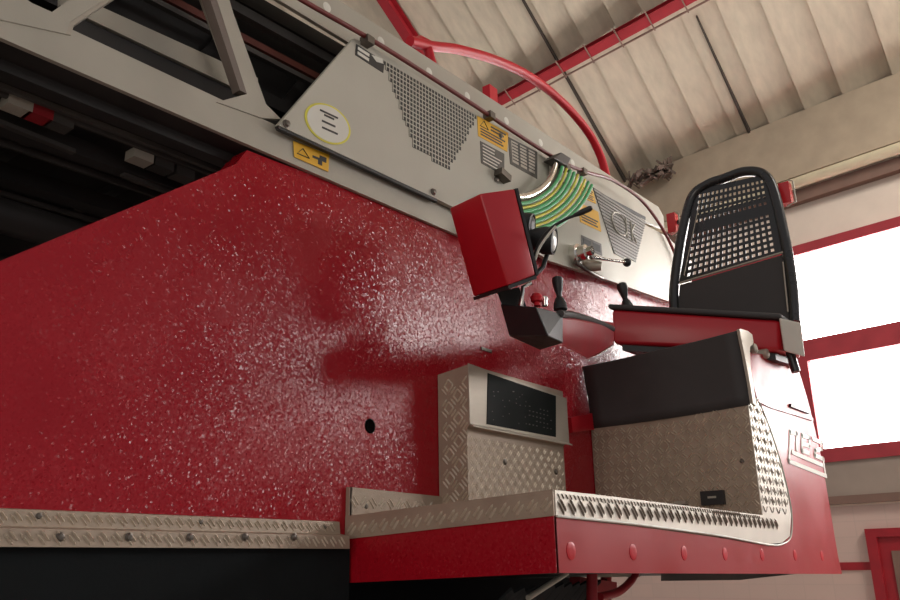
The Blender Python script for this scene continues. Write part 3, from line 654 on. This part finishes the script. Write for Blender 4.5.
es((.03, .55), (.05, .05), (.24, .02), (.22, .50))
es((.38, .50), (.40, .02), (.62, .0), (.60, .26), (.42, .28)); es((.38, .50), (.58, .50))
es((.72, .0), (1.0, .02), (.98, .2), (.78, .34), (.76, .5), (1.02, .52))
es((1.0, .5), (1.06, .98))
obj('maker_emblem', bm, WHITE, plat)

# ------------------------------------------------------------------ instrument console
XC, YCN, XCE = 2.23, 1.669, 2.885
con = thing('instrument_console', 'tread plate instrument console with dark display standing on the platform', 'console', (2.55, 1.74, 1.7))
zt = 2.262; zm = 2.052
bm = nb()
prism(bm, [V((XC, YCN, 1.700)), V((XC, YP - .018, 1.700)), V((XC, YP - .003, 1.83)), V((XC, YP - .003, 2.246)), V((XC, YCN, zt)), V((XC, YCN, zm)), V((XC, YCN + .012, zm - .01)), V((XC, YCN + .012, 1.70))][2:] + [V((XC, YP - .020, 1.70))], (XCE - XC - .02, 0, 0))
tread(bm, (XC, YP - .01, 1.76), (0, -1, 0), (0, 0, 1), (-1, 0, 0), [(0, 0), (.125, 0), (.125, .47), (0, .465)], .040, .0045, bars=3)
tread(bm, (XC + .01, YCN + .012, 1.76), (1, 0, 0), (0, 0, 1), (0, -1, 0), [(0, 0), (.62, 0), (.62, .27), (0, .27)], .026, .0014)
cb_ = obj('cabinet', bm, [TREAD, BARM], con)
for u, v in ((505, 462), (556, 472)): bolt(cb_, on('y', YCN + .011, u, v), (0, -1, 0), .009, .006)
bm = nb(); prism(bm, [V((XC - .003, YCN - .004, zm + .0)), V((XCE, YCN - .004, zm)), V((XCE, YCN - .004, 2.236)), V((XC - .003, YCN - .004, zt + .003))], (0, .004, 0))
prism(bm, [V((XC - .003, YCN - .004, zm)), V((XCE, YCN - .004, zm)), V((XCE, YCN - .018, zm - .008)), V((XC - .003, YCN - .018, zm - .008))], (0, 0, .004)); dp = obj('display_bezel', bm, ALU, con)
q = [(488, 373), (556, 396), (556, 437), (487, 424)]
bm = nb(); prism(bm, [on('y', YCN - .006, *p) for p in q], (0, .002, 0)); sc = obj('display_screen', bm, GLASS_D, con)
bm = nb()
Q = [on('y', YCN - .007, *p) for p in q]
qf = lambda s, t: Q[0] * (1 - s) * (1 - t) + Q[1] * s * (1 - t) + Q[2] * s * t + Q[3] * (1 - s) * t
random.seed(5)
for i in range(7):
    for j in range(5):
        s, t = .58 + i * .055, .42 + j * .10
        if random.random() < .8: prism(bm, [qf(s, t), qf(s + .02, t), qf(s + .02, t + .02), qf(s, t + .02)], (0, .0008, 0))
for i in range(22):
    s, t = random.uniform(.05, .55), random.uniform(.2, .9); prism(bm, [qf(s, t), qf(s + .012, t), qf(s + .012, t + .018), qf(s, t + .018)], (0, .0008, 0))
obj('display_marks', bm, DARKGREY, sc)

# ------------------------------------------------------------------ seat pedestal
XP = 3.33
Pp = lambda u, v: on('x', XP, u, v)
ped = thing('seat_pedestal', 'tread plate pedestal with curved black rubber cover below the operator seat', 'pedestal', (3.4, 1.45, 1.63))
y0, y1 = YF - .001, YP - .004
bm = nb(); zc0, zc1 = 2.204, 2.190
prism(bm, [V((XP, y0, 1.70)), V((XP, y1, 1.66)), V((XP, y1, zc1)), V((XP, y0, zc0))], (.012, 0, 0))
tread(bm, (XP, y0, 1.76), (0, 1, 0), (0, 0, 1), (-1, 0, 0), [(0, 0), (y1 - y0, 0), (y1 - y0, .425), (0, .435)], .034, .0045)
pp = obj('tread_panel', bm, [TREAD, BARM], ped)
bolt(pp, Pp(742, 461), (-1, 0, 0), .008, .005)
for u, v in ((650, 460), (690, 470)): pass
# black cover: profile swept along y, bulging towards the foot space
def prof_at(f, z0, z1):
    p = []
    for k in range(13):
        t = k / 12; x = XP - .006 - .055 * math.sin(t * math.pi * .62) * t ** .5 + (.05 * max(0, t - .86) ** 1.0 / .14 if t > .86 else 0); z = z0 + (z1 - z0) * (math.sin(t * math.pi / 2) ** .95)
        p.append((x, z))
    p += [(XP + .05, z1 + .006), (XP + .10, z1)]
    return p
bm = nb(); A = prof_at(0, zc0 - .01, 2.500); B = prof_at(1, zc1 - .012, 2.465); n = 12; rows = []
for i in range(n + 1):
    f = i / n; yy = y0 - .01 + (y1 - .006 - y0 + .01) * f
    rows.append([bm.verts.new((a[0] * (1 - f) + b[0] * f + .004 * math.sin(f * 9), yy, a[1] * (1 - f) + b[1] * f - .006 * math.sin(f * math.pi))) for a, b in zip(A, B)])
for r0, r1 in zip(rows, rows[1:]):
    for k in range(len(A) - 1): bm.faces.new([r0[k], r0[k + 1], r1[k + 1], r1[k]])
rc = obj('rubber_cover', bm, RUBBER, ped, 60)
so = rc.modifiers.new('thickness', 'SOLIDIFY'); so.thickness = .008; so.offset = -1
bm = nb(); yy = y0 - .014; ca = [V((x - .004, yy, z + .004)) for x, z in A] + [V((XP + .10, yy, 2.47)), V((XP + .045, yy, 2.44)), V((XP + .02, yy, 2.36)), V((XP + .03, yy, 2.19))]
prism(bm, ca, (0, -.012, 0)); bevel(bm, .003, 1); obj('end_cheek', bm, ALU, ped)
for i, (u, v) in enumerate(((752, 349), (764, 354), (776, 359), (788, 364))):
    bm = nb(); p = F(u, v); lathe(bm, p + V((0, .03, 0)), (0, -1, 0), [(.022, 0), (.022, .045), (.017, .05), (.006, .052)], 20); obj('hinge_knuckle', bm, ALU, ped, 40)
bm = nb(); c = Pp(714, 498); box(bm, (XP - .012, c.y, c.z), (.02, .095, .055)); bevel(bm, .005); bk = obj('foot_catch', bm, BLACK, ped)
bm = nb(); box(bm, (XP - .0225, c.y, c.z + .002), (.001, .035, .008)); obj('catch_mark', bm, GREY, bk)
bm = nb(); c = Pp(683, 503); box(bm, (XP - .02, c.y, c.z), (.03, .05, .012)); obj('catch_plate', bm, ALU, ped)
bm = nb(); prism(bm, [V((XP + .05, 1.2, 1.66)), V((XP + .6, 1.2, 1.66)), V((XP + .6, 1.7, 1.66)), V((XP + .05, 1.7, 1.66))], (0, 0, .78)); obj('pedestal_core', bm, DARK, ped)
bm = nb(); prism(bm, [P(567, 418), P(600, 411), P(600, 429), P(569, 433)], (0, -.02, 0)); obj('cover_bracket', bm, RED, ped)

# ================================================================== OPERATOR SEAT
seat = thing('operator_chair', 'black seat with perforated backrest and red seat pan above the pedestal', 'seat', (3.6, 1.35, 2.45))
fa, fb = on('x', 3.36, 611, 309), on('x', 3.36, 613, 344)
na, nb_ = on('x', 3.66, 780, 320), on('x', 3.66, 780, 351)
bk0 = V((3.92, fa.y, 0)); bk1 = V((3.92, na.y, 0))
bm = nb(); ring_b = [fb, nb_, V((3.92, na.y, nb_.z + .01)), V((3.92, fa.y, fb.z + .01))]; ring_t = [fa, na, V((3.92, na.y, na.z)), V((3.92, fa.y, fa.z))]
hull(bm, ring_b + ring_t); bevel(bm, .018, 3); obj('seat_pan', bm, RED, seat, 40)
bm = nb(); e = .012
hull(bm, [p + V((dx, dy, dz)) for p, dx, dy in zip(ring_t, (-e, -e, e, e), (e, -e, -e, e)) for dz in (.001, .028)]); bevel(bm, .012, 3); obj('seat_cushion', bm, RUBBER, seat, 40)
bm = nb(); hull(bm, [p + V((dx, dy, dz)) for p, dx, dy in zip(ring_b, (.03, .03, 0, 0), (-.03, .03, .03, -.03)) for dz in (-.03, .0)]); obj('pan_base', bm, BLACK, seat)
bm = nb(); c = (on('x', 3.66, 793, 340)); hull(bm, [on('x', x_, u, v) for x_ in (3.64, 3.74) for u, v in ((779, 318), (801, 323), (805, 357), (784, 351))]); bevel(bm, .006); obj('corner_bracket', bm, WHITE, seat)
bm = nb(); tube(bm, [on('x', 3.7, 790, 352), on('x', 3.7, 796, 372)], .02, 10); obj('bracket_leg', bm, BLK_METAL, seat, 40)
# backrest
XB = 3.80
lean = .10
def Bp(u, v, off=0):
    p = on('x', XB, u, v)
    for _ in range(4): p = on('x', XB + lean * (p.z - 2.65) + off, u, v)
    return p
out = [(675, 318), (674, 290), (680, 245), (687, 212), (694, 194), (708, 184), (725, 178), (742, 172), (758, 172), (768, 179), (775, 195), (782, 225), (788, 255), (793, 290), (795, 322)]
bm = nb(); tube(bm, catmull([Bp(*p) for p in out], 6), .025, 14); obj('back_frame', bm, BLK_METAL, seat, 60)
# perforated sheet
TL, TR, BR, BL = Bp(695, 190), Bp(768, 174), Bp(784, 253), Bp(679, 284)
nc = 15; rws = [('s', .7)] + [('h', 1)] * 5 + [('s', 1.3)] + [('h', 1)] * 7 + [('s', .5)]
tot = sum(r[1] for r in rws); bm = nb(); hf = .52
us = [0]; mar = 1.1 / (nc + 2.2); cw = 1 / (nc + 2.2)
cu = [0, mar]
for i in range(nc): cu += [mar + i * cw + cw * (1 - hf) / 2, mar + i * cw + cw * (1 + hf) / 2]
cu += [1 - mar, 1]
hole_c = set(2 + 2 * i for i in range(nc))
cvv = [0]; hole_r = set(); acc = 0
for kind, h in rws:
    if kind == 's': cvv.append((acc + h) / tot)
    else:
        cvv += [(acc + h * (1 - hf) / 2) / tot, (acc + h * (1 + hf) / 2) / tot, (acc + h) / tot]; hole_r.add(len(cvv) - 4 + 1)
    acc += h
def bq(s, t): return TL * (1 - s) * (1 - t) + TR * s * (1 - t) + BR * s * t + BL * (1 - s) * t
grid = [[bm.verts.new(bq(s, t)) for s in cu] for t in cvv]
for j in range(len(cvv) - 1):
    for i in range(len(cu) - 1):
        if i in hole_c and j in hole_r: continue
        bm.faces.new([grid[j][i], grid[j][i + 1], grid[j + 1][i + 1], grid[j + 1][i]])
bp_ = obj('perforated_back', bm, BLK_METAL, seat); so = bp_.modifiers.new('thickness', 'SOLIDIFY'); so.thickness = .003
bm = nb(); tube(bm, [Bp(680, 283, -.014), Bp(784, 252, -.014)], .006, 8); obj('back_trim', bm, ALU, seat, 60)
bm = nb(); prism(bm, [Bp(680, 285), Bp(785, 254), Bp(793, 325), Bp(676, 318)], (.03, 0, 0)); bevel(bm, .006); obj('back_pad', bm, RUBBER, seat)
bm = nb(); tube(bm, [Bp(783, 262, -.02), Bp(788, 312, -.02)], .004, 8); obj('back_piping', bm, ALU, seat, 60)
bm = nb(); tube(bm, [Bp(684, 275, -.02), Bp(699, 205, -.02)], .0025, 8); obj('back_piping', bm, ALU, seat, 60)
for u, v, s in ((786, 194, 1), (673, 224, .9)):
    bm = nb(); c = on('x', XB + .14, u, v); box(bm, c, (.05, .05 * s, .11)); bevel(bm, .01); obj('red_side_lamp', bm, REFL, seat)
    bm = nb(); tube(bm, [c + V((-.02, -.025, .06)), c + V((-.02, -.045, .05)), c + V((-.02, -.045, -.06)), c + V((-.02, .0, -.075))], .004, 8); obj('lamp_guard', bm, ALU, seat, 50)
bm = nb(); bar(bm, on('x', XB + .15, 673, 224), on('x', XB + .15, 786, 194), .02, .02); obj('lamp_bar', bm, BLK_METAL, seat)
def joystick(p, h, parent, tilt=(0, 0, 1), s=1):
    bm = nb(); lathe(bm, p, tilt, [(.03 * s, -.02), (.028 * s, 0), (.018 * s, .025 * s), (.012 * s, .03 * s), (.012 * s, h * .35), (.018 * s, h * .5), (.024 * s, h * .8), (.022 * s, h * .95), (.012 * s, h)], 18); return obj('joystick', bm, BLACK, parent, 40)
joystick(on('x', 3.42, 627, 306), .115, seat, (-.15, .1, 1), 1.05)

# ------------------------------------------------------------------ control arm, joystick box, display housing
D1 = 2.74
ctl = thing('joystick_console', 'black joystick box on a red arm reaching forward from the seat', 'control panel', dep(540, 345, 2.75))
bm = nb()
hull(bm, [dep(500, 304, 2.74), dep(536, 307, 2.60), dep(563, 314, 2.76), dep(548, 336, 2.58), dep(563, 343, 2.74), dep(540, 350, 2.92), dep(509, 336, 2.72), dep(527, 311, 2.92)])
bevel(bm, .003, 1); obj('box_body', bm, BLACK, ctl)
bm = nb(); s = .02
hull(bm, [dep(561, 316, 2.74), dep(561, 345, 2.74), dep(590, 359, 3.1), dep(614, 345, 3.42), dep(614, 327, 3.42), dep(561, 316, 2.88), dep(561, 340, 2.88), dep(614, 322, 3.6), dep(614, 345, 3.6)]); bevel(bm, .008, 2); obj('arm_shell', bm, RED_STEEL, ctl, 40)
bm = nb(); tube(bm, catmull([dep(560, 314, 2.74), dep(575, 316, 2.95), dep(595, 322, 3.2), dep(612, 329, 3.42)], 6), .014, 10); obj('arm_edging', bm, RUBBER, ctl, 60)
joystick(dep(560, 304, 2.8), .10, ctl, (0, .05, 1), .8)
bm = nb(); lathe(bm, dep(537, 306, 2.74), (0, 0, 1), [(.012, 0), (.010, .012), (.019, .016), (.022, .030), (.014, .042)], 18); obj('red_knob', bm, RED_BRIGHT, ctl, 40)
bm = nb(); lathe(bm, dep(545, 306, 2.76), (0, 0, 1), [(.010, 0), (.010, .02), (.012, .03), (.004, .035)], 12); obj('switch', bm, CHROME, ctl, 40)
bm = nb(); hull(bm, [dep(u, v, d) for d in (2.78, 2.86) for u, v in ((497, 292), (519, 287), (527, 308), (503, 308))]); obj('display_bracket', bm, BLACK, ctl)
bm = nb(); tube(bm, [dep(521, 308, 2.72), dep(523, 287, 2.72), dep(531, 283, 2.74)], .007, 8); obj('bracket_rod', bm, CHROME, ctl, 50)

mon = thing('display_housing', 'red box-shaped display housing with dark rim above the joystick box', 'display', dep(500, 290, 2.76))
A0, B0, C0 = dep(449, 208, 2.76), dep(480, 193.5, 2.62), dep(515, 188.5, 2.68); D0 = A0 + (C0 - B0)
A1, B1, C1 = dep(473, 297, 2.76), dep(508, 285.5, 2.60), dep(536, 275, 2.66); D1_ = A1 + (C1 - B1)
bm = nb(); hull(bm, [A0, B0, C0, D0, A1, B1, C1, D1_]); bevel(bm, .007, 2); obj('housing_shell', bm, RED, mon, 40)
off = ((C0 - B0) + (D0 - A0)).normalized() * .012
bm = nb(); hull(bm, [p + o for p in (C0, D0, C1, D1_) for o in (off * .1, off)]); obj('housing_rim', bm, BLACK, mon)
bm = nb(); ctr = (C0 + D0 + C1 + D1_) / 4; hull(bm, [ctr + (p - ctr) * .85 + o for p in (C0, D0, C1, D1_) for o in (off, off * 1.2)]); obj('display_screen', bm, GLASS_D, mon)
dn = (A1 - A0).normalized() * .012
bm = nb(); hull(bm, [p + o for p in (A1, B1, C1, D1_) for o in (dn * .05, dn)]); obj('housing_base', bm, BLACK, mon)
for u, v in ((484, 189), (514, 187)): pass
# spot lamps behind the housing
for i, (u, v, d, lab, r) in enumerate(((531, 226, 2.86, 'black round spot lamp half hidden behind the red display housing', .045), (553, 241, 2.80, 'black round spot lamp showing its pale lens under the green hoses', .048))):
    t = thing('spot_lamp', lab, 'lamp', dep(u, v, d), 'spot lamps behind the display housing')
    axd = (RIGHT * .93 - FWD * .34 + DOWN * .1).normalized()
    bm = nb(); lathe(bm, dep(u, v, d) - axd * .05, axd, [(.02, -.05), (.03, -.04), (r * .9, .0), (r, .02), (r, .055), (r * .86, .057), (r * .84, .05)], 24); obj('lamp_shell', bm, BLACK, t, 40)
    bm = nb(); lathe(bm, dep(u, v, d) - axd * .05, axd, [(r * .84, .048), (r * .7, .056), (r * .3, .060)], 24); obj('lamp_lens', bm, LENS if i else BLACK, t, 40)
    bm = nb(); tube(bm, [dep(u - 4, v + 8, d + .03), dep(u - 10, v + 26, d + .03), dep(u - 18, v + 34, d)], .008, 8); obj('lamp_stem', bm, BLK_METAL, t, 50)
gn = thing('gooseneck_arm', 'thin black bent arm with grip tip in front of the green hoses', 'arm', dep(533, 262, 2.7))
bm = nb(); tube(bm, catmull([dep(533, 262, 2.72), dep(538, 245, 2.70), dep(548, 231, 2.68), dep(562, 221, 2.66), dep(576, 215, 2.64)], 6), .005, 8); obj('arm_rod', bm, BLK_METAL, gn, 60)
bm = nb(); tube(bm, [dep(574, 215.5, 2.643), dep(580, 213, 2.635), dep(590, 208.5, 2.62), dep(592, 207.5, 2.617)], [.006, .0095, .0095, .006], 10); obj('arm_grip', bm, BLACK, gn, 60)
bm = nb(); tube(bm, catmull([dep(535, 260, 2.69), dep(540, 247, 2.68), dep(549, 234, 2.67), dep(556, 226, 2.665)], 6), .004, 8)
tag(obj('white_cable', bm, WHITE, None, 60), 'thin white cable curving up beside the red display housing', 'cable')

# ================================================================== UNDER THE PLATFORM
bm = nb(); Z = lambda u, v, y: on('y', y, u, v)
hull(bm, [Z(661, 572, 1.3), Z(800, 573.5, 1.3), Z(661, 581, 1.3), Z(740, 580, 1.3), Z(661, 572, 1.36), Z(800, 573.5, 1.36), Z(661, 581, 1.36), Z(740, 580, 1.36)])
tag(obj('underside_bar', bm, INK), 'flat black tapered bar fixed under the front of the red platform', 'bar')
sup = thing('support_bracket', 'red tubular bracket below the platform corner', 'bracket', Z(605, 590, 1.4))
bm = nb(); tube(bm, [Z(592, 570, 1.4), Z(592, 640, 1.4)], .018, 10); obj('bracket_tube', bm, RED_STEEL, sup, 50)
bm = nb(); tube(bm, [Z(606, 570, 1.5), Z(606, 640, 1.5)], .02, 10); obj('bracket_tube', bm, RED_STEEL, sup, 50)
bm = nb(); tube(bm, catmull([Z(636, 572, 1.4), Z(630, 582, 1.4), Z(618, 592, 1.4), Z(600, 597, 1.4)], 5), .014, 10); obj('bracket_tube', bm, RED_STEEL, sup, 50)
bm = nb(); bar(bm, Z(575, 583, 1.5), Z(612, 588, 1.5), .04, .04); obj('bracket_bar', bm, RED_STEEL, sup)
bm = nb(); hull(bm, [Z(611, 572, 1.4) + V((0, d, 0)) for d in (0, .08)] + [Z(640, 573, 1.4) + V((0, d, 0)) for d in (0, .08)] + [Z(640, 577, 1.4) + V((0, d, 0)) for d in (0, .08)] + [Z(614, 577, 1.4) + V((0, d, 0)) for d in (0, .08)]); obj('bracket_shoe', bm, ALU, sup)
bw = thing('bellows_cover', 'dark pleated rubber bellows under the left side of the red platform', 'bellows', (2.2, 1.6, 1.2))
bm = nb(); n = 22
ptsA = []
for i in range(n + 1):
    f = i / n; x = 1.83 + f * .95; dz = .012 if i % 2 else 0
    ptsA.append((x, dz))
top = [V((x, 1.25 + (x - 1.83) * .25 + d * 1.2, 1.545 - d)) for x, d in ptsA]; bot = [V((x + .1, 1.80 + d, 1.2)) for x, d in ptsA]
vt = [bm.verts.new(p) for p in top]; vb = [bm.verts.new(p) for p in bot]
for i in range(n): bm.faces.new([vt[i], vt[i + 1], vb[i + 1], vb[i]])
o = obj('pleated_sheet', bm, BLK_BODY, bw); so = o.modifiers.new('t', 'SOLIDIFY'); so.thickness = .006
bm = nb(); tube(bm, [Z(528, 598, 1.3), Z(567, 573, 1.3)], .008, 8); obj('bellows_stay', bm, GREY, bw, 50)
bm = nb(); xe = Z(583, 590, 1.9).x; prism(bm, [V((1.83, 1.9, 0.6)), V((xe, 1.9, .6)), V((xe, 1.9, 1.64)), V((1.83, 1.9, 1.64))], (0, .03, 0))
o = obj('chassis_panel', bm, BLK_BODY); tag(o, 'dark chassis panel behind the bellows under the red platform', 'panel')
